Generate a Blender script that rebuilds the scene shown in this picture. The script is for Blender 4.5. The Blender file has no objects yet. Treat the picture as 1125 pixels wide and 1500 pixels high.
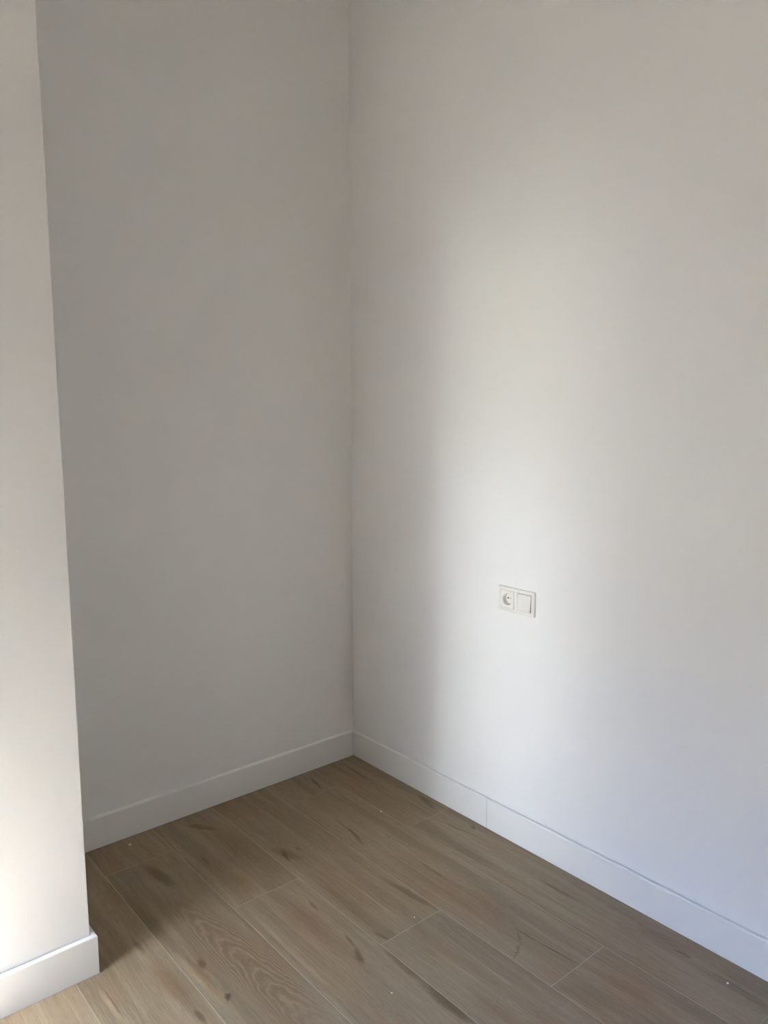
import bpy, bmesh, math, random
from mathutils import Vector, Matrix

random.seed(7)
SC = bpy.context.scene
COL = SC.collection

# ------------------------------------------------------------------ camera
def make_camera():
    f, yaw, pitch, roll = 1141.56, 0.7012, 0.1347, -0.0026
    loc = Vector((-1.9223, -2.4820, 1.4651))
    fw = Vector((math.sin(yaw) * math.cos(pitch), math.cos(yaw) * math.cos(pitch), -math.sin(pitch)))
    rt = Vector((math.cos(yaw), -math.sin(yaw), 0))
    up = rt.cross(fw)
    r2 = math.cos(roll) * rt + math.sin(roll) * up
    u2 = -math.sin(roll) * rt + math.cos(roll) * up
    cd = bpy.data.cameras.new('camera')
    cd.sensor_fit = 'VERTICAL'
    cd.sensor_height = 24.0
    cd.lens = 24.0 * f / 1500.0
    cd.clip_start = 0.05
    co = bpy.data.objects.new('camera', cd)
    M = Matrix((r2, u2, -fw)).transposed().to_4x4()
    M.translation = loc
    co.matrix_world = M
    COL.objects.link(co)
    SC.camera = co
make_camera()

# ------------------------------------------------------------------ exposure, world, daylight
SC.view_settings.view_transform = 'Standard'
SC.view_settings.look = 'None'
SC.view_settings.gamma = 1.0
SC.view_settings.use_curve_mapping = False
SC.view_settings.exposure = 0.0
SC.cycles.use_denoising = True
SC.cycles.use_light_tree = False
SC.cycles.max_bounces = 14
SC.cycles.diffuse_bounces = 12
SC.cycles.sample_clamp_indirect = 0.0

world = bpy.data.worlds.new('sky')
SC.world = world
world.use_nodes = True
bg = world.node_tree.nodes['Background']
bg.inputs['Color'].default_value = (0.72, 0.85, 1.0, 1)
bg.inputs['Strength'].default_value = 0.05

# the opening of the glazed door in the wall on the left, out of the picture
WIN_X = -3.25
WIN_Y0, WIN_Y1 = -1.30, -0.60
WIN_Z0, WIN_Z1 = 0.0, 2.15
WALL_T = 0.22

def area(name, loc, target, sx, sy, power, color, spread):
    ld = bpy.data.lights.new(name, 'AREA')
    ld.shape = 'RECTANGLE'
    ld.size, ld.size_y = sx, sy
    ld.energy = power
    ld.color = color
    ld.spread = math.radians(spread)
    lo = bpy.data.objects.new(name, ld)
    lo.location = loc
    d = (Vector(target) - Vector(loc)).normalized()
    lo.rotation_euler = d.to_track_quat('-Z', 'Y').to_euler()
    COL.objects.link(lo)
    return lo

WYC = (WIN_Y0 + WIN_Y1) / 2
WZC = (WIN_Z0 + WIN_Z1) / 2
LX = WIN_X - WALL_T - 0.05
WW, WH = WIN_Y1 - WIN_Y0, WIN_Z1 - WIN_Z0
# lamps in the door opening: sky light, plus beams added for the right wall
# name, y range, z range, tilt below horizontal (deg), turn toward the camera side (deg), spread (deg), watts r g b
LIGHTS = [
    ('sky_high', WIN_Y0, WIN_Y1, WIN_Z0, WIN_Z1, 65, 0, 100, (31.740, 32.980, 34.760)),
    ('sky_overhead', WIN_Y0, WIN_Y1, WIN_Z0, WIN_Z1, 65, 0, 60, (10.720, 15.420, 25.940)),
    ('sky_low', WIN_Y0, WIN_Y1, WIN_Z0, WIN_Z1, 40, 0, 110, (7.924, 9.688, 11.690)),
    ('blue_side_fill', WIN_Y0, WIN_Y1, WIN_Z0, WIN_Z1, 35, 14, 40, (0.000, 1.736, 6.232)),  # added lamp, turns the lower right wall bluer
    ('wall_beam_level', -1.00, -0.60, 0.1, 2.1, 0, 0, 21, (0.758, 0.784, 0.840)),  # added beam, draws the bright band on the right wall
    ('wall_beam_tilted', -1.00, -0.62, 0.1, 2.1, 14, 0, 14, (0.604, 0.698, 0.856)),  # added downward beam for the lower part of that band
    ('wall_beam_narrow', -1.00, -0.60, 0.1, 2.1, 1, 0, 15, (0.366, 0.376, 0.194)),  # added tighter beam, peaks the middle of the band
]
SUN = (78.840, 94.140, 120.420)
for nm, y0, y1, z0, z1, tilt, yaw, spr, rgb in LIGHTS:
    m = max(rgb)
    t, yw = math.radians(tilt), math.radians(yaw)
    yc, zc = (y0 + y1) / 2, (z0 + z1) / 2
    area(nm, (LX, yc, zc), (LX + math.cos(t) * math.cos(yw), yc - math.cos(t) * math.sin(yw), zc - math.sin(t)), y1 - y0, z1 - z0, m, tuple(c / m for c in rgb), spr)

# sun falling on the floor just inside the door, left of the picture
if SUN:
    sd = bpy.data.lights.new('sun', 'SUN')
    sd.energy = max(SUN)
    sd.color = tuple(c / max(SUN) for c in SUN)
    sd.angle = math.radians(1.1)
    so = bpy.data.objects.new('sun', sd)
    so.location = (-6, -1, 5)
    so.rotation_euler = Vector((1, 0.02, -1.16)).to_track_quat('-Z', 'Y').to_euler()
    COL.objects.link(so)

# ------------------------------------------------------------------ helpers
def link(name, me, mat=None, parent=None):
    o = bpy.data.objects.new(name, me)
    COL.objects.link(o)
    if mat is not None:
        me.materials.append(mat)
    if parent is not None:
        o.parent = parent
    return o

def empty(name, loc=(0, 0, 0)):
    o = bpy.data.objects.new(name, None)
    o.location = loc
    o.empty_display_size = 0.05
    COL.objects.link(o)
    return o

def mesh_from(bm, name, smooth=False):
    bmesh.ops.recalc_face_normals(bm, faces=bm.faces)
    me = bpy.data.meshes.new(name)
    bm.to_mesh(me)
    bm.free()
    if smooth:
        for p in me.polygons:
            p.use_smooth = True
    return me

def bm_box(bm, x0, x1, y0, y1, z0, z1):
    vs = [bm.verts.new((x, y, z)) for x in (x0, x1) for y in (y0, y1) for z in (z0, z1)]
    for f in ((0, 1, 3, 2), (4, 6, 7, 5), (0, 4, 5, 1), (2, 3, 7, 6), (0, 2, 6, 4), (1, 5, 7, 3)):
        bm.faces.new([vs[i] for i in f])

def box_mesh(name, x0, x1, y0, y1, z0, z1, bevel=0, seg=2):
    bm = bmesh.new()
    bm_box(bm, x0, x1, y0, y1, z0, z1)
    if bevel:
        bmesh.ops.recalc_face_normals(bm, faces=bm.faces)
        bmesh.ops.bevel(bm, geom=list(bm.edges), offset=bevel, segments=seg, affect='EDGES', profile=0.5)
    return mesh_from(bm, name)

def structure(o, label, cat):
    o['kind'] = 'structure'
    o['label'] = label
    o['category'] = cat
    return o

class NT:
    def __init__(s, name):
        s.m = bpy.data.materials.new(name)
        s.m.use_nodes = True
        s.t = s.m.node_tree
        s.b = s.t.nodes['Principled BSDF']
    def n(s, typ, **kw):
        nd = s.t.nodes.new(typ)
        for k, v in kw.items():
            setattr(nd, k, v)
        return nd
    def set(s, sock, v):
        if isinstance(v, bpy.types.NodeSocket):
            s.t.links.new(v, sock)
        else:
            sock.default_value = v
    def math(s, op, a, b=0.0, c=None):
        nd = s.n('ShaderNodeMath', operation=op)
        s.set(nd.inputs[0], a); s.set(nd.inputs[1], b)
        if c is not None:
            s.set(nd.inputs[2], c)
        return nd.outputs[0]
    def vmath(s, op, a, b):
        nd = s.n('ShaderNodeVectorMath', operation=op)
        s.set(nd.inputs[0], a); s.set(nd.inputs[1], b)
        return nd.outputs[1] if op in ('LENGTH', 'DISTANCE') else nd.outputs[0]
    def noise(s, vec, scale, detail=2.0, rough=0.5, dist=0.0, color=False):
        nd = s.n('ShaderNodeTexNoise')
        s.set(nd.inputs['Vector'], vec)
        nd.inputs['Scale'].default_value = scale
        nd.inputs['Detail'].default_value = detail
        nd.inputs['Roughness'].default_value = rough
        nd.inputs['Distortion'].default_value = dist
        return nd.outputs['Color' if color else 'Fac']
    def rng(s, v, a, b, c, d, smooth=False):
        nd = s.n('ShaderNodeMapRange')
        nd.interpolation_type = 'SMOOTHSTEP' if smooth else 'LINEAR'
        s.set(nd.inputs[0], v)
        for i, x in enumerate((a, b, c, d)):
            nd.inputs[i + 1].default_value = x
        return nd.outputs[0]
    def mix(s, fac, a, b, mode='MIX'):
        nd = s.n('ShaderNodeMix', data_type='RGBA', blend_type=mode)
        s.set(nd.inputs[0], fac); s.set(nd.inputs[6], a); s.set(nd.inputs[7], b)
        return nd.outputs[2]
    def bump(s, h, strength, dist):
        nd = s.n('ShaderNodeBump')
        nd.inputs['Strength'].default_value = strength
        nd.inputs['Distance'].default_value = dist
        s.set(nd.inputs['Height'], h)
        s.t.links.new(nd.outputs[0], s.b.inputs['Normal'])

def mat_paint(name, col, rough=0.75, bump=0.12, spec=0.3):
    n = NT(name)
    g = n.n('ShaderNodeNewGeometry').outputs['Position']
    big = n.noise(g, 1.6, 2.0)
    c2 = tuple(x * 0.985 for x in col[:3]) + (1,)
    n.set(n.b.inputs['Base Color'], n.mix(n.rng(big, .35, .65, 0, 1), tuple(col) + (1,), c2))
    n.b.inputs['Roughness'].default_value = rough
    n.b.inputs['Specular IOR Level'].default_value = spec
    if bump:
        n.bump(n.noise(g, 260, 3.0, 0.55), bump, 0.0008)
    return n.m

def mat_plain(name, col, rough=0.4, spec=0.5, metallic=0.0):
    n = NT(name)
    g = n.n('ShaderNodeNewGeometry').outputs['Position']
    nz = n.noise(g, 60, 2.0)
    n.set(n.b.inputs['Base Color'], n.mix(nz, tuple(col) + (1,), tuple(x * 0.97 for x in col) + (1,)))
    n.b.inputs['Roughness'].default_value = rough
    n.b.inputs['Specular IOR Level'].default_value = spec
    n.b.inputs['Metallic'].default_value = metallic
    return n.m

M_WALL = mat_paint('wall_paint', (0.80, 0.797, 0.795))
M_CEIL = mat_paint('ceiling_paint', (0.80, 0.797, 0.795))
M_SKIRT = mat_paint('skirting_lacquer', (0.79, 0.785, 0.77), rough=0.42, bump=0.0, spec=0.45)
M_GROUT = mat_paint('tile_grout', (0.41, 0.362, 0.285), rough=0.9, bump=0.1)
M_PLASTIC = mat_plain('white_plastic', (0.80, 0.785, 0.75), rough=0.3)
M_ROCKER = mat_plain('white_rocker_plastic', (0.79, 0.775, 0.745), rough=0.28)
M_DARK = mat_plain('dark_gap', (0.05, 0.048, 0.045), rough=0.8)
M_METAL = mat_plain('contact_metal', (0.55, 0.52, 0.45), rough=0.35, metallic=1.0)
M_ALU = mat_plain('window_frame_white', (0.78, 0.78, 0.77), rough=0.35)
M_CRUMB = mat_plain('plaster_white', (0.82, 0.80, 0.76), rough=0.9)

# ------------------------------------------------------------------ setting: walls
T = 0.0143             # skirting thickness: skirting fronts meet at x = y = 0, wall faces at T
SK_H = 0.108
ROOM_X0, ROOM_Y0, ROOM_H = WIN_X, -4.1, 3.10
PIL_X, PIL_Y = -1.3094, -0.5687

wb = link('wall_back', box_mesh('wall_back', PIL_X - 0.01, T + 0.15, T, T + 0.15, -0.02, ROOM_H), M_WALL)
structure(wb, 'shaded off-white back wall of the alcove', 'wall')
def wall_with_box(x_face, thick, y0, y1, z0, z1, hy0, hy1, hz0, hz1, depth):
    """solid wall facing -X with a recessed back box for the socket"""
    bm = bmesh.new()
    ys, zs = (y0, hy0, hy1, y1), (z0, hz0, hz1, z1)
    fr = [[bm.verts.new((x_face, y, z)) for z in zs] for y in ys]
    for i in range(3):
        for j in range(3):
            if (i, j) != (1, 1):
                bm.faces.new((fr[i][j], fr[i][j + 1], fr[i + 1][j + 1], fr[i + 1][j]))
    h = [fr[1][1], fr[2][1], fr[2][2], fr[1][2]]
    hb = [bm.verts.new((x_face + depth, v.co.y, v.co.z)) for v in h]
    for i in range(4):
        bm.faces.new((h[i], h[(i + 1) % 4], hb[(i + 1) % 4], hb[i]))
    bm.faces.new(hb)
    bk = [bm.verts.new((x_face + thick, y, z)) for y, z in ((y0, z0), (y1, z0), (y1, z1), (y0, z1))]
    bm.faces.new(bk)
    loops = [[fr[i][0] for i in range(4)], [fr[3][j] for j in range(4)], [fr[i][3] for i in (3, 2, 1, 0)], [fr[0][j] for j in (3, 2, 1, 0)]]
    for k, lp in enumerate(loops):
        bm.faces.new(lp + [bk[(k + 1) % 4], bk[k]])
    return mesh_from(bm, 'wall_right')
wr = link('wall_right', wall_with_box(T, 0.15, ROOM_Y0, T, -0.02, ROOM_H, -0.8625 + 0.0355 - 0.0255, -0.8625 + 0.0355 + 0.0255, 0.834 - 0.0255, 0.834 + 0.0255, 0.05), M_WALL)
structure(wr, 'long off-white wall on the right with the socket plate', 'wall')

bm = bmesh.new()
bm_box(bm, ROOM_X0 - WALL_T, PIL_X, PIL_Y, T + 0.15, -0.02, ROOM_H)
bmesh.ops.recalc_face_normals(bm, faces=bm.faces)
ed = [e for e in bm.edges if all(abs(v.co.x - PIL_X) < 1e-5 and abs(v.co.y - PIL_Y) < 1e-5 for v in e.verts)]
bmesh.ops.bevel(bm, geom=ed, offset=0.003, segments=4, affect='EDGES', profile=0.5)
wl = link('wall_left', mesh_from(bm, 'wall_left'), M_WALL)
structure(wl, 'brightly lit projecting wall at the left edge of the picture', 'wall')

bm = bmesh.new()
xa, xb = WIN_X - WALL_T, WIN_X
bm_box(bm, xa, xb, WIN_Y1, PIL_Y, -0.02, ROOM_H)
bm_box(bm, xa, xb, ROOM_Y0, WIN_Y0, -0.02, ROOM_H)
bm_box(bm, xa, xb, WIN_Y0, WIN_Y1, WIN_Z1, ROOM_H)
ww = link('wall_window', mesh_from(bm, 'wall_window'), M_WALL)
structure(ww, 'off-white wall with the glazed door opening, left of the picture', 'wall')
wz = link('wall_rear', box_mesh('wall_rear', ROOM_X0 - WALL_T, T + 0.15, ROOM_Y0 - 0.15, ROOM_Y0, -0.02, ROOM_H), M_WALL)
structure(wz, 'off-white wall behind the camera', 'wall')
ce = link('ceiling', box_mesh('ceiling', ROOM_X0 - WALL_T, T + 0.15, ROOM_Y0 - 0.15, T + 0.15, ROOM_H, ROOM_H + 0.12), M_CEIL)
structure(ce, 'flat off-white ceiling above the picture', 'ceiling')

# frame lining the door opening
wn = empty('window_1', (WIN_X - 0.1, WYC, 0))
structure(wn, 'white frame of the open balcony door left of the picture', 'window')
fx0, fx1 = -0.04, 0.04
for nm, y0, y1, z0, z1 in (('jamb', WIN_Y0, WIN_Y0 + .05, 0, WIN_Z1), ('jamb', WIN_Y1 - .05, WIN_Y1, 0, WIN_Z1),
                           ('head', WIN_Y0 + .05, WIN_Y1 - .05, WIN_Z1 - .05, WIN_Z1)):
    link(nm, box_mesh(nm, fx0, fx1, y0 - WYC, y1 - WYC, z0, z1, 0.004), M_ALU, wn)

# ------------------------------------------------------------------ floor: porcelain planks with wood print
FEATURES = [   # x0, y0, x1, y1, half width, colour factor, strength: the knots, streaks and veins of the print
    (-0.2502,-0.0285,-0.2787,-0.1662,0.0080,(0.66, 0.58, 0.48),0.80),
    (-0.0815,-0.0462,-0.0955,-0.2284,0.0060,(0.7, 0.66, 0.6),0.70),
    (-0.0212,-0.4140,-0.0511,-0.5681,0.0130,(0.72, 0.66, 0.58),0.70),
    (-0.0303,-0.7087,-0.0372,-0.7382,0.0090,(0.7, 0.58, 0.5),0.80),
    (-0.1058,-0.5716,-0.0808,-0.8138,0.0018,(1.2, 1.2, 1.18),0.70),
    (-0.0945,-0.6058,-0.0626,-0.7907,0.0040,(0.72, 0.7, 0.66),0.60),
    (-0.0962,-1.0588,-0.0980,-1.2091,0.0060,(0.7, 0.66, 0.6),0.70),
    (-0.0623,-1.3815,-0.0618,-1.5463,0.0250,(0.84, 0.78, 0.74),0.60),
    (-0.0711,-1.5000,-0.0658,-1.5601,0.0070,(0.7, 0.66, 0.6),0.70),
    (-0.0749,-1.5726,-0.0778,-1.7605,0.0030,(0.72, 0.7, 0.64),0.60),
    (-0.3666,-0.3430,-0.3756,-0.4900,0.0060,(0.8, 0.74, 0.66),0.60),
    (-0.3648,-0.4295,-0.3946,-0.5627,0.0090,(0.72, 0.62, 0.52),0.80),
    (-0.3175,-0.7537,-0.3180,-0.8978,0.0060,(0.74, 0.69, 0.62),0.70),
    (-0.3338,-1.1543,-0.3285,-1.2596,0.0040,(0.66, 0.64, 0.56),0.70),
    (-0.3289,-1.2410,-0.3148,-1.3819,0.0028,(0.58, 0.56, 0.48),0.85),
    (-0.3385,-1.1809,-0.3663,-1.2238,0.0040,(0.7, 0.68, 0.6),0.70),
    (-0.3620,-1.2202,-0.4390,-1.2494,0.0050,(0.72, 0.7, 0.62),0.70),
    (-0.2898,-0.9582,-0.3246,-1.1388,0.0300,(0.95, 0.86, 0.8),0.60),
    (-0.4327,-1.3902,-0.4283,-1.5415,0.0040,(1.14, 1.14, 1.12),0.70),
    (-0.3997,-1.3714,-0.3814,-1.5255,0.0300,(0.86, 0.85, 0.8),0.60),
    (-0.6421,-0.3787,-0.5986,-0.5042,0.0240,(0.72, 0.62, 0.5),0.60),
    (-0.6200,-0.4029,-0.6384,-0.4803,0.0080,(0.66, 0.54, 0.42),0.70),
    (-0.5796,-0.4158,-0.5730,-0.4588,0.0060,(0.68, 0.58, 0.46),0.70),
    (-0.4247,-0.2934,-0.4366,-0.4380,0.0060,(0.82, 0.8, 0.74),0.50),
    (-0.5573,-0.5794,-0.5576,-0.9792,0.0035,(1.15, 1.15, 1.13),0.70),
    (-0.4678,-0.7329,-0.4417,-0.9791,0.0140,(0.7, 0.66, 0.58),0.75),
    (-0.6489,-0.9168,-0.6380,-0.9781,0.0060,(0.7, 0.66, 0.6),0.60),
    (-0.5054,-0.9771,-0.5127,-1.4615,0.0022,(1.18, 1.18, 1.16),0.70),
    (-0.5788,-1.1066,-0.5686,-1.2467,0.0350,(1.07, 1.07, 1.06),0.60),
    (-0.7154,-0.8678,-0.7279,-0.9518,0.0060,(0.72, 0.62, 0.54),0.70),
    (-0.7303,-0.9427,-0.7507,-1.0011,0.0120,(0.66, 0.54, 0.46),0.80),
    (-0.6673,-0.9892,-0.6719,-1.1652,0.0170,(0.7, 0.66, 0.58),0.80),
    (-0.6754,-1.1434,-0.6747,-1.3456,0.0200,(0.64, 0.58, 0.5),0.85),
    (-0.7713,-0.5927,-0.7543,-0.8496,0.0550,(0.97, 0.91, 0.88),0.70),
    (-0.8689,-0.5823,-0.8689,-1.0645,0.0090,(1.2, 1.2, 1.18),0.80),
    (-0.8960,-0.6446,-0.8929,-0.7685,0.0020,(1.2, 1.2, 1.18),0.70),
    (-0.7063,-0.6870,-0.7120,-0.7408,0.0060,(0.74, 0.66, 0.6),0.70),
    (-0.8006,-0.0460,-0.7187,-0.1630,0.0140,(0.7, 0.63, 0.53),0.70),
    (-0.8417,-0.2560,-0.8473,-0.3422,0.0090,(0.76, 0.68, 0.6),0.60),
    (-0.8139,-0.4191,-0.8029,-0.5658,0.0300,(0.9, 0.82, 0.74),0.50),
    (-1.0049,-0.1932,-0.9804,-0.3702,0.0220,(0.68, 0.6, 0.5),0.80),
    (-1.1337,-0.1705,-1.1349,-0.3890,0.0200,(0.78, 0.76, 0.7),0.60),
    (-1.0767,-0.8640,-1.0829,-0.8856,0.0090,(0.5, 0.47, 0.38),0.90),
    (-1.0707,-0.7088,-1.0792,-0.7484,0.0120,(0.7, 0.56, 0.5),0.80),
    (-1.1193,-0.5868,-1.0843,-0.9839,0.0140,(1.16, 1.16, 1.14),0.70),
    (-1.1769,-0.5012,-1.1751,-0.5890,0.0100,(0.7, 0.64, 0.56),0.70),
    (-1.1796,-0.6127,-1.1631,-0.8753,0.0260,(0.82, 0.74, 0.68),0.70),
    (-1.1644,-0.8599,-1.1614,-0.9074,0.0100,(0.62, 0.54, 0.46),0.70),
    (-1.3089,-0.6110,-1.3059,-0.7901,0.0030,(0.74, 0.7, 0.64),0.80),
    (-1.3187,-0.6089,-1.3159,-0.7816,0.0060,(1.14, 1.14, 1.12),0.60),
    (-0.7756,-0.6743,-0.8086,-1.0427,0.0600,(0.98, 0.93, 0.91),0.90),
    (-0.3657,-0.6249,-0.3506,-1.0969,0.0500,(0.95, 0.9, 0.86),0.80),
    (-0.1525,-0.8587,-0.1414,-1.1290,0.0500,(1.03, 1.04, 1.03),1.00),
    (-0.1622,-1.0669,-0.1443,-1.3687,0.0300,(1.03, 1.04, 1.03),1.00),
    (-0.7244,-0.0626,-0.6822,-0.5313,0.0500,(0.93, 0.88, 0.8),0.80),
    (-1.0770,-0.3757,-1.0599,-0.5896,0.0300,(1.04, 1.04, 1.02),1.00),
    (-1.1213,-0.2502,-1.1110,-0.6539,0.0300,(0.9, 0.87, 0.82),0.80),
    (-0.4355,-0.3089,-0.4750,-0.7549,0.0200,(0.93, 0.9, 0.85),0.80),
    (-0.6209,-0.6306,-0.6361,-0.9315,0.0120,(0.92, 0.9, 0.86),0.80),
    (-0.6160,-1.2677,-0.5924,-1.4020,0.0300,(0.95, 0.88, 0.84),0.80),
    (-0.3008,-1.4104,-0.2852,-1.5784,0.0200,(0.9, 0.87, 0.82),0.80),
    (-0.3289,-1.4505,-0.3238,-1.5456,0.0060,(1.05, 1.05, 1.04),1.00),
    (-0.4974,-0.7815,-0.4890,-0.8974,0.0040,(1.08, 1.08, 1.06),1.00),
    (-1.0970,-0.6658,-1.0943,-0.9195,0.0120,(0.86, 0.78, 0.72),0.80),
    (-0.1691,-0.6830,-0.1511,-1.0306,0.0200,(0.94, 0.92, 0.88),0.80),
]
PW, PL, GAP = 0.2302, 1.202, 0.0020
X_J0, Y_J0 = -0.2054, -0.1738

def mat_plank(idx, x0, x1, y0, y1, tone, warm, cathedral=None):
    n = NT('wood_print_%02d' % idx)
    cx, cy = (x0 + x1) / 2, (y0 + y1) / 2
    obj = n.n('ShaderNodeTexCoord').outputs['Object']
    seed = (idx * 3.17 % 11.0, idx * 5.71 % 13.0, idx * 1.37 % 7.0)
    v = n.vmath('ADD', obj, seed)
    # slow wander of the grain
    wn_ = n.noise(n.vmath('MULTIPLY', v, (7.0, 2.6, 1.0)), 1.0, 2.0, color=True)
    wander = n.vmath('MULTIPLY', n.vmath('SUBTRACT', wn_, (0.5, 0.5, 0.5)), (0.035, 0.10, 0.0))
    w = n.vmath('ADD', v, wander)
    fine = n.noise(n.vmath('MULTIPLY', w, (330.0, 9.0, 1.0)), 1.0, 3.0, 0.65)
    pores = n.noise(n.vmath('MULTIPLY', w, (620.0, 34.0, 1.0)), 1.0, 2.0, 0.6)
    mid = n.noise(n.vmath('MULTIPLY', w, (30.0, 1.3, 1.0)), 1.0, 3.0, 0.6)
    broad = n.noise(n.vmath('MULTIPLY', w, (9.0, 1.1, 1.0)), 1.0, 2.0, 0.5)
    cloud = n.noise(n.vmath('MULTIPLY', v, (6.0, 3.0, 1.0)), 1.0, 3.0, 0.6)
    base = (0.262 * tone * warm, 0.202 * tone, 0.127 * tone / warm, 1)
    col = n.mix(n.rng(broad, .30, .70, 0, 1, True), (base[0] * .80, base[1] * .78, base[2] * .75, 1), base)
    col = n.mix(n.rng(mid, .38, .64, 0, .7, True), col, (base[0] * 1.18, base[1] * 1.20, base[2] * 1.22, 1))
    col = n.mix(n.rng(cloud, .46, .70, 0, .65, True), col, (base[0] * .98, base[1] * .84, base[2] * .77, 1))
    fv = n.rng(fine, .3, .7, .88, 1.10)
    pv = n.rng(pores, .50, .74, 1.03, .78)
    gcol = n.n('ShaderNodeCombineColor')
    g = n.math('MULTIPLY', fv, pv)
    for i in range(3):
        n.set(gcol.inputs[i], g)
    col = n.mix(1.0, col, gcol.outputs[0], 'MULTIPLY')
    relief = n.math('ADD', fine, n.math('MULTIPLY', pores, -0.6))
    if cathedral:
        ccx, ccy, rx, ry = cathedral
        mp = n.n('ShaderNodeMapping', vector_type='TEXTURE')
        mp.inputs['Location'].default_value = (ccx - cx, ccy - cy, 0)
        mp.inputs['Scale'].default_value = (rx, ry, 1)
        mp.inputs['Rotation'].default_value = (0, 0, math.radians(4))
        n.set(mp.inputs['Vector'], n.vmath('ADD', obj, n.vmath('MULTIPLY', n.vmath('SUBTRACT', wn_, (0.5,) * 3), (0.03, 0.06, 0))))
        sx = n.n('ShaderNodeSeparateXYZ'); n.set(sx.inputs[0], mp.outputs[0])
        px, py = sx.outputs[0], sx.outputs[1]
        # nested arches: y + k x^2, warped
        arch = n.math('ADD', n.math('MULTIPLY', py, 1.0), n.math('MULTIPLY', n.math('MULTIPLY', px, px), 2.1))
        wob = n.noise(n.vmath('MULTIPLY', obj, (22.0, 10.0, 1.0)), 1.0, 3.0, 0.6)
        arch = n.math('ADD', arch, n.math('MULTIPLY', n.math('SUBTRACT', wob, 0.5), 0.6))
        ring = n.math('SINE', n.math('MULTIPLY', arch, 30.0))
        rad = n.math('ADD', n.math('MULTIPLY', px, px), n.math('MULTIPLY', py, py))
        mask = n.rng(rad, .25, 1.0, 1, 0, True)
        mask = n.math('MULTIPLY', mask, n.rng(n.noise(n.vmath('MULTIPLY', obj, (30., 14., 1.)), 1.0), .3, .55, .35, 1))
        col = n.mix(n.math('MULTIPLY', mask, 0.7), col, (base[0] * .88, base[1] * .77, base[2] * .72, 1))
        dark = n.math('MULTIPLY', n.rng(ring, .25, -.9, 0, .60, True), mask)
        lite = n.math('MULTIPLY', n.rng(ring, .55, 1.0, 0, .55, True), mask)
        col = n.mix(dark, col, (base[0] * .66, base[1] * .60, base[2] * .54, 1))
        col = n.mix(lite, col, (base[0] * 1.28, base[1] * 1.27, base[2] * 1.26, 1))
    # knots, streaks, veins that belong to this plank
    jit = n.noise(n.vmath('MULTIPLY', v, (38.0, 22.0, 1.0)), 1.0, 3.0, 0.6, color=True)
    jit = n.vmath('SUBTRACT', jit, (0.5, 0.5, 0.5))
    jv = n.vmath('ADD', obj, n.vmath('MULTIPLY', jit, (0.012, 0.05, 0.0)))
    js = n.vmath('ADD', obj, n.vmath('MULTIPLY', jit, (0.0015, 0.03, 0.0)))
    for (ax, ay, bx, by, hw, fac, st) in FEATURES:
        mx, my = (ax + bx) / 2, (ay + by) / 2
        if not (x0 <= mx <= x1 and y0 <= my <= y1):
            continue
        L = math.hypot(bx - ax, by - ay) / 2 * 1.12
        ang = math.atan2(-(bx - ax), by - ay)
        line = fac[0] > 1.1 or hw < 0.0035
        mp = n.n('ShaderNodeMapping', vector_type='TEXTURE')
        mp.inputs['Location'].default_value = (mx - cx, my - cy, 0)
        mp.inputs['Rotation'].default_value = (0, 0, ang)
        mp.inputs['Scale'].default_value = (hw * 1.25, L + hw * 0.6, 1)
        n.set(mp.inputs['Vector'], js if line else jv)
        ln = n.n('ShaderNodeVectorMath', operation='LENGTH')
        n.set(ln.inputs[0], n.vmath('MULTIPLY', mp.outputs[0], (1, 1, 0)))
        mask = n.rng(ln.outputs[1], .25, 1.0, 1, 0, True)
        if not line:
            mask = n.math('MULTIPLY', mask, n.rng(n.math('ADD', fine, mid),   .75, 1.15, .8, 1.15))
        f = tuple((1 + (c - 1) * 2.1 if c > 1 else (1 + (c - 1) * st) ** 1.75) for c in fac) + (1,)
        col = n.mix(mask, col, n.mix(1.0, col, f, 'MULTIPLY'))
    n.set(n.b.inputs['Base Color'], col)
    n.set(n.b.inputs['Roughness'], n.rng(fine, .3, .7, .52, .40))
    n.b.inputs['Specular IOR Level'].default_value = 0.4
    n.bump(relief, 0.10, 0.0006)
    return n.m

fl = link('floor', box_mesh('floor', ROOM_X0 - WALL_T, T + 0.15, ROOM_Y0 - 0.15, T + 0.15, -0.12, -0.0005), M_GROUT)
structure(fl, 'floor of wood-look porcelain planks with pale grout', 'floor')
PLANK_H = 0.008
full_mesh = {}
def plank_mesh(w, l):
    k = (round(w, 4), round(l, 4))
    if k not in full_mesh:
        me = box_mesh('plank', -w / 2, w / 2, -l / 2, l / 2, -PLANK_H, 0.0, 0.0004, 1)
        me.materials.append(M_GROUT)
        full_mesh[k] = me
    return full_mesh[k]

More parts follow.
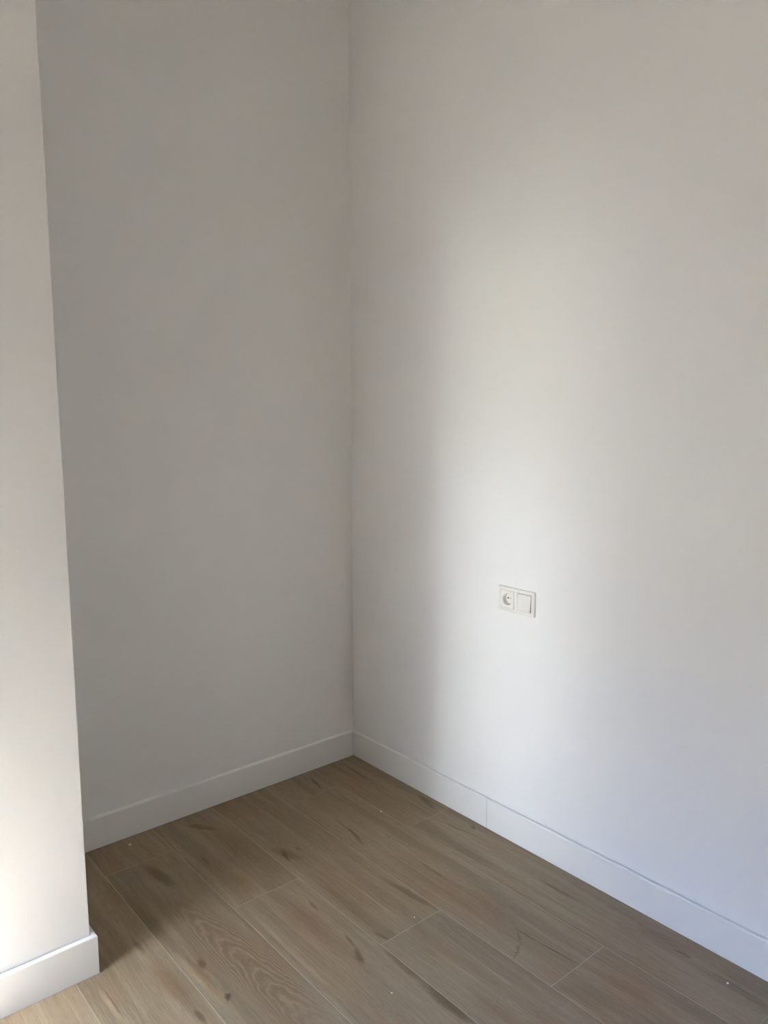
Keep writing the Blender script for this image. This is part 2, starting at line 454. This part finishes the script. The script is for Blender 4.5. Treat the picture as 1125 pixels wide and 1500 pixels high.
TONES = {}
idx = 0
offs = [-PL / 3, 0.0, -2 * PL / 3]
row = 0
while True:
    xr = X_J0 + PW - PW * row          # right joint of this row
    xl = xr - PW
    if xr < ROOM_X0 - WALL_T:
        break
    a, b = max(xl + GAP / 2, ROOM_X0 - WALL_T + 0.002), min(xr - GAP / 2, T)
    joint = Y_J0 + offs[row % 3] + PL
    while joint > ROOM_Y0:
        yt, yb = min(joint - GAP / 2, T), max(joint - PL + GAP / 2, ROOM_Y0)
        joint -= PL
        if yt - yb < 0.02:
            continue
        cx, cy = (a + b) / 2, (yt + yb) / 2
        # nothing under the projecting wall on the left
        if b < PIL_X and yb > PIL_Y:
            continue
        idx += 1
        r = random.Random(idx * 91 + 5)
        tone, warm = r.uniform(0.95, 1.05), r.uniform(0.99, 1.02)
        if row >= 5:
            tone *= 1.17 if row == 5 else 1.36      # lifted plank tone stands in for stronger daylight by the projecting wall
        cath = (-0.985, -0.76, 0.085, 0.40) if (a < -1.0 < b and yb < -0.6 < yt) else None
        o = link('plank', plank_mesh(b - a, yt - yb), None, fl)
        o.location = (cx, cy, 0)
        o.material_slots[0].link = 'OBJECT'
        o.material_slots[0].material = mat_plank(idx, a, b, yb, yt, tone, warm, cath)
    row += 1

# ------------------------------------------------------------------ skirting boards
def board(name, p0, p1, nrm, m0, m1, parent, gap=0.0, h=SK_H, t=T):
    """skirting length from p0 to p1 along a wall face, nrm = direction into the room;
    m0 / m1: how far the front face runs on (+) or stops short (-) at each end (mitre)."""
    p0, p1, nrm = Vector(p0), Vector(p1), Vector(nrm)
    d = (p1 - p0).normalized()
    r = 0.0042
    prof = [(0, 0.0), (t - 0.0006, 0.0), (t, 0.0008)]
    for k in range(5):
        a = math.radians(90 * k / 4)
        prof.append((t - r + r * math.cos(a), h - r + r * math.sin(a)))
    prof += [(gap, h), (gap, h - 0.012), (0.0, h - 0.012)] if gap else [(0.0, h)]
    bm = bmesh.new()
    rings = []
    for base, m, sgn in ((p0, m0, -1), (p1, m1, 1)):
        rings.append([bm.verts.new((base + nrm * q + d * (sgn * m * q / t) + Vector((0, 0, z)))) for q, z in prof])
    k = len(prof)
    for i in range(k):
        bm.faces.new((rings[0][i], rings[0][(i + 1) % k], rings[1][(i + 1) % k], rings[1][i]))
    bm.faces.new(rings[0]); bm.faces.new(rings[1][::-1])
    me = mesh_from(bm, name)
    return link(name, me, M_SKIRT, parent)

g = 0.0006
bb = empty('baseboard_back', (0, 0, 0))
structure(bb, 'white skirting board along the shaded back wall of the alcove', 'skirting board')
board('board', (T - g, T, 0), (PIL_X + g, T, 0), (0, -1, 0), -T, -T, bb)
br = empty('baseboard_right', (0, 0, 0))
structure(br, 'white two-piece skirting board along the right wall', 'skirting board')
board('board', (T, T - g, 0), (T, -0.7562, 0), (-1, 0, 0), -T, 0, br, 0.0026)
board('board', (T, -0.7576, 0), (T, ROOM_Y0, 0), (-1, 0, 0), 0, 0, br, 0.0026)
bl = empty('baseboard_left', (0, 0, 0))
structure(bl, 'white skirting board wrapping the corner of the projecting wall at left', 'skirting board')
board('board', (PIL_X, T - T, 0), (PIL_X, PIL_Y, 0), (1, 0, 0), 0, T, bl)
board('board', (PIL_X, PIL_Y, 0), (WIN_X, PIL_Y, 0), (0, -1, 0), T, 0, bl, 0.0026)
bw = empty('baseboard_window', (0, 0, 0))
structure(bw, 'white skirting board under the window wall left of the picture', 'skirting board')
board('board', (WIN_X, WIN_Y0, 0), (WIN_X, ROOM_Y0, 0), (1, 0, 0), 0, 0, bw)

# ------------------------------------------------------------------ socket and switch plate
# local frame: X to the right as seen in the room, Z up, Y out of the wall (toward the room)
def plate_object():
    root = empty('socket_switch_plate', (T, -0.8625, 0.8340))
    root.rotation_euler = (0, 0, math.radians(90))     # local +Y -> world -X, local +X -> world +Y
    root['label'] = 'white double wall plate with a round power socket and a light switch'
    root['category'] = 'socket'
    W2, H2, D = 0.0765, 0.0412, 0.0095

    def rect(bm, hw, hh, y, r, cx=0.0, cz=0.0, seg=5):
        vs = []
        for sx, sz, a0 in ((1, 1, 0), (-1, 1, 90), (-1, -1, 180), (1, -1, 270)):
            for k in range(seg + 1):
                a = math.radians(a0 + 90 * k / seg)
                vs.append(bm.verts.new((cx + sx * (hw - r) + r * math.cos(a), y, cz + sz * (hh - r) + r * math.sin(a))))
        return vs
    def loft(bm, rings):
        for A, B in zip(rings, rings[1:]):
            k = len(A)
            for i in range(k):
                bm.faces.new((A[i], A[(i + 1) % k], B[(i + 1) % k], B[i]))

    MX = 0.0355
    HW = 0.0275           # half size of each opening
    # frame: outer body and a face with two openings
    bm = bmesh.new()
    outer = [rect(bm, W2, H2, 0.0, 0.003), rect(bm, W2, H2, D - 0.0035, 0.003),
             rect(bm, W2 - 0.0010, H2 - 0.0010, D - 0.0012, 0.003), rect(bm, W2 - 0.0035, H2 - 0.0035, D, 0.003)]
    loft(bm, outer)
    inner_edges = []
    for s in (-1, 1):
        R = [rect(bm, HW + 0.0050, HW + 0.0050, D, 0.003, s * MX), rect(bm, HW + .0006, HW + .0006, D - 0.0030, 0.002, s * MX),
             rect(bm, HW + .0006, HW + .0006, 0.001, 0.002, s * MX)]
        loft(bm, R)
        inner_edges.append(R[0])
    edges = []
    for ring in [outer[-1]] + inner_edges:
        for i in range(len(ring)):
            e = bm.edges.get((ring[i], ring[(i + 1) % len(ring)]))
            edges.append(e)
    bmesh.ops.triangle_fill(bm, use_beauty=True, use_dissolve=False, edges=edges)
    fr = link('frame', mesh_from(bm, 'frame'), M_PLASTIC, root)

    # socket insert: square face with a round well
    N = 40
    bm = bmesh.new()
    fy = D - 0.0015
    sq = rect(bm, HW, HW, fy, 0.002, 0, 0, 9)
    sq_b = rect(bm, HW, HW, 0.001, 0.002, 0, 0, 9)
    loft(bm, [sq_b, sq])
    def circ(r, y):
        return [bm.verts.new((r * math.cos(math.radians(360 * (k + 0.5) / N)), y, r * math.sin(math.radians(360 * (k + 0.5) / N)))) for k in range(N)]
    rim0 = circ(0.0212, fy)
    k = len(sq)
    for i in range(k):
        bm.faces.new((sq[i], sq[(i + 1) % k], rim0[(i + 1) % N], rim0[i]))
    rings = [rim0, circ(0.0205, fy + 0.0008), circ(0.0197, fy + 0.0003), circ(0.0192, fy - 0.0165)]
    loft(bm, rings)
    bm.faces.new(rings[-1])
    so = link('socket_insert', mesh_from(bm, 'socket_insert'), M_PLASTIC, root)
    so.location = (MX, 0, 0)
    wy = fy - 0.0165
    for s in (-1, 1):
        bm = bmesh.new()
        bmesh.ops.create_cone(bm, cap_ends=True, segments=20, radius1=0.0030, radius2=0.0030, depth=0.0010,
                              matrix=Matrix.Translation((s * 0.0095, wy + 0.0003, 0)) @ Matrix.Rotation(math.radians(90), 4, 'X'))
        link('pin_hole', mesh_from(bm, 'pin_hole'), M_DARK, so)
        bm = bmesh.new()
        bm_box(bm, -0.0022, 0.0022, wy, fy - 0.002, s * 0.0185 - 0.0008, s * 0.0185 + 0.0008)
        link('earth_clip', mesh_from(bm, 'earth_clip'), M_METAL, so)
    bm = bmesh.new()
    bmesh.ops.create_cone(bm, cap_ends=True, segments=16, radius1=0.0024, radius2=0.0018, depth=0.0014,
                          matrix=Matrix.Translation((0, wy + 0.0006, 0)) @ Matrix.Rotation(math.radians(-90), 4, 'X'))
    link('screw', mesh_from(bm, 'screw'), M_METAL, so)

    # switch rocker, tipped so that its upper edge sits back in the frame
    bm = bmesh.new()
    hw = HW - 0.0009
    R = [rect(bm, hw, hw, 0.001, 0.0015), rect(bm, hw, hw, D - 0.002, 0.0015),
         rect(bm, hw - 0.0008, hw - 0.0008, D - 0.0008, 0.0015)]
    for ring, amt in ((R[1], 1), (R[2], 1)):
        for vtx in ring:
            vtx.co.y += 0.0008 - 0.085 * vtx.co.z * amt
    loft(bm, R)
    bm.faces.new(R[-1]); bm.faces.new(R[0][::-1])
    rk = link('switch_rocker', mesh_from(bm, 'switch_rocker'), M_ROCKER, root)
    rk.location = (-MX, 0, 0)
    rk['label'] = 'square white switch rocker'
    bm = bmesh.new()
    bm_box(bm, -HW - .0004, HW + .0004, 0.0004, 0.0030, -HW - .0004, HW + .0004)
    bk = link('switch_base', mesh_from(bm, 'switch_base'), M_DARK, root)
    bk.location = (-MX, 0, 0)
    return root
plate_object()

# ------------------------------------------------------------------ crumbs of plaster left on the floor
CRUMBS = [
    (-0.9952, -0.0508, 0.0036, 'tiny white plaster crumb on the floor by the alcove back skirting'),
    (-0.0839, -1.6621, 0.0030, 'tiny pale plaster crumb on the floor by the right skirting near the picture corner'),
    (-0.7596, -1.1306, 0.0020, 'tiny white plaster crumb on the nearest planks at bottom centre'),
    (-0.5181, -0.9503, 0.0020, 'tiny white plaster crumb just behind the short plank joint at centre'),
    (-0.2103, -0.4324, 0.0026, 'tiny pale plaster crumb on a long joint near the alcove corner'),
]
for i, (x, y, r, lab) in enumerate(CRUMBS):
    bm = bmesh.new()
    bmesh.ops.create_icosphere(bm, subdivisions=2, radius=r)
    rr = random.Random(40 + i)
    for v in bm.verts:
        v.co *= rr.uniform(0.75, 1.15)
        v.co.z *= 0.55
        v.co.x *= 1.25
    zmin = min(v.co.z for v in bm.verts)
    for v in bm.verts:
        v.co.z -= zmin
    o = link('plaster_crumb', mesh_from(bm, 'plaster_crumb'), M_CRUMB)
    o.location = (x, y, 0)
    o['label'] = lab
    o['category'] = 'crumb'
    o['group'] = 'plaster crumbs on the floor'
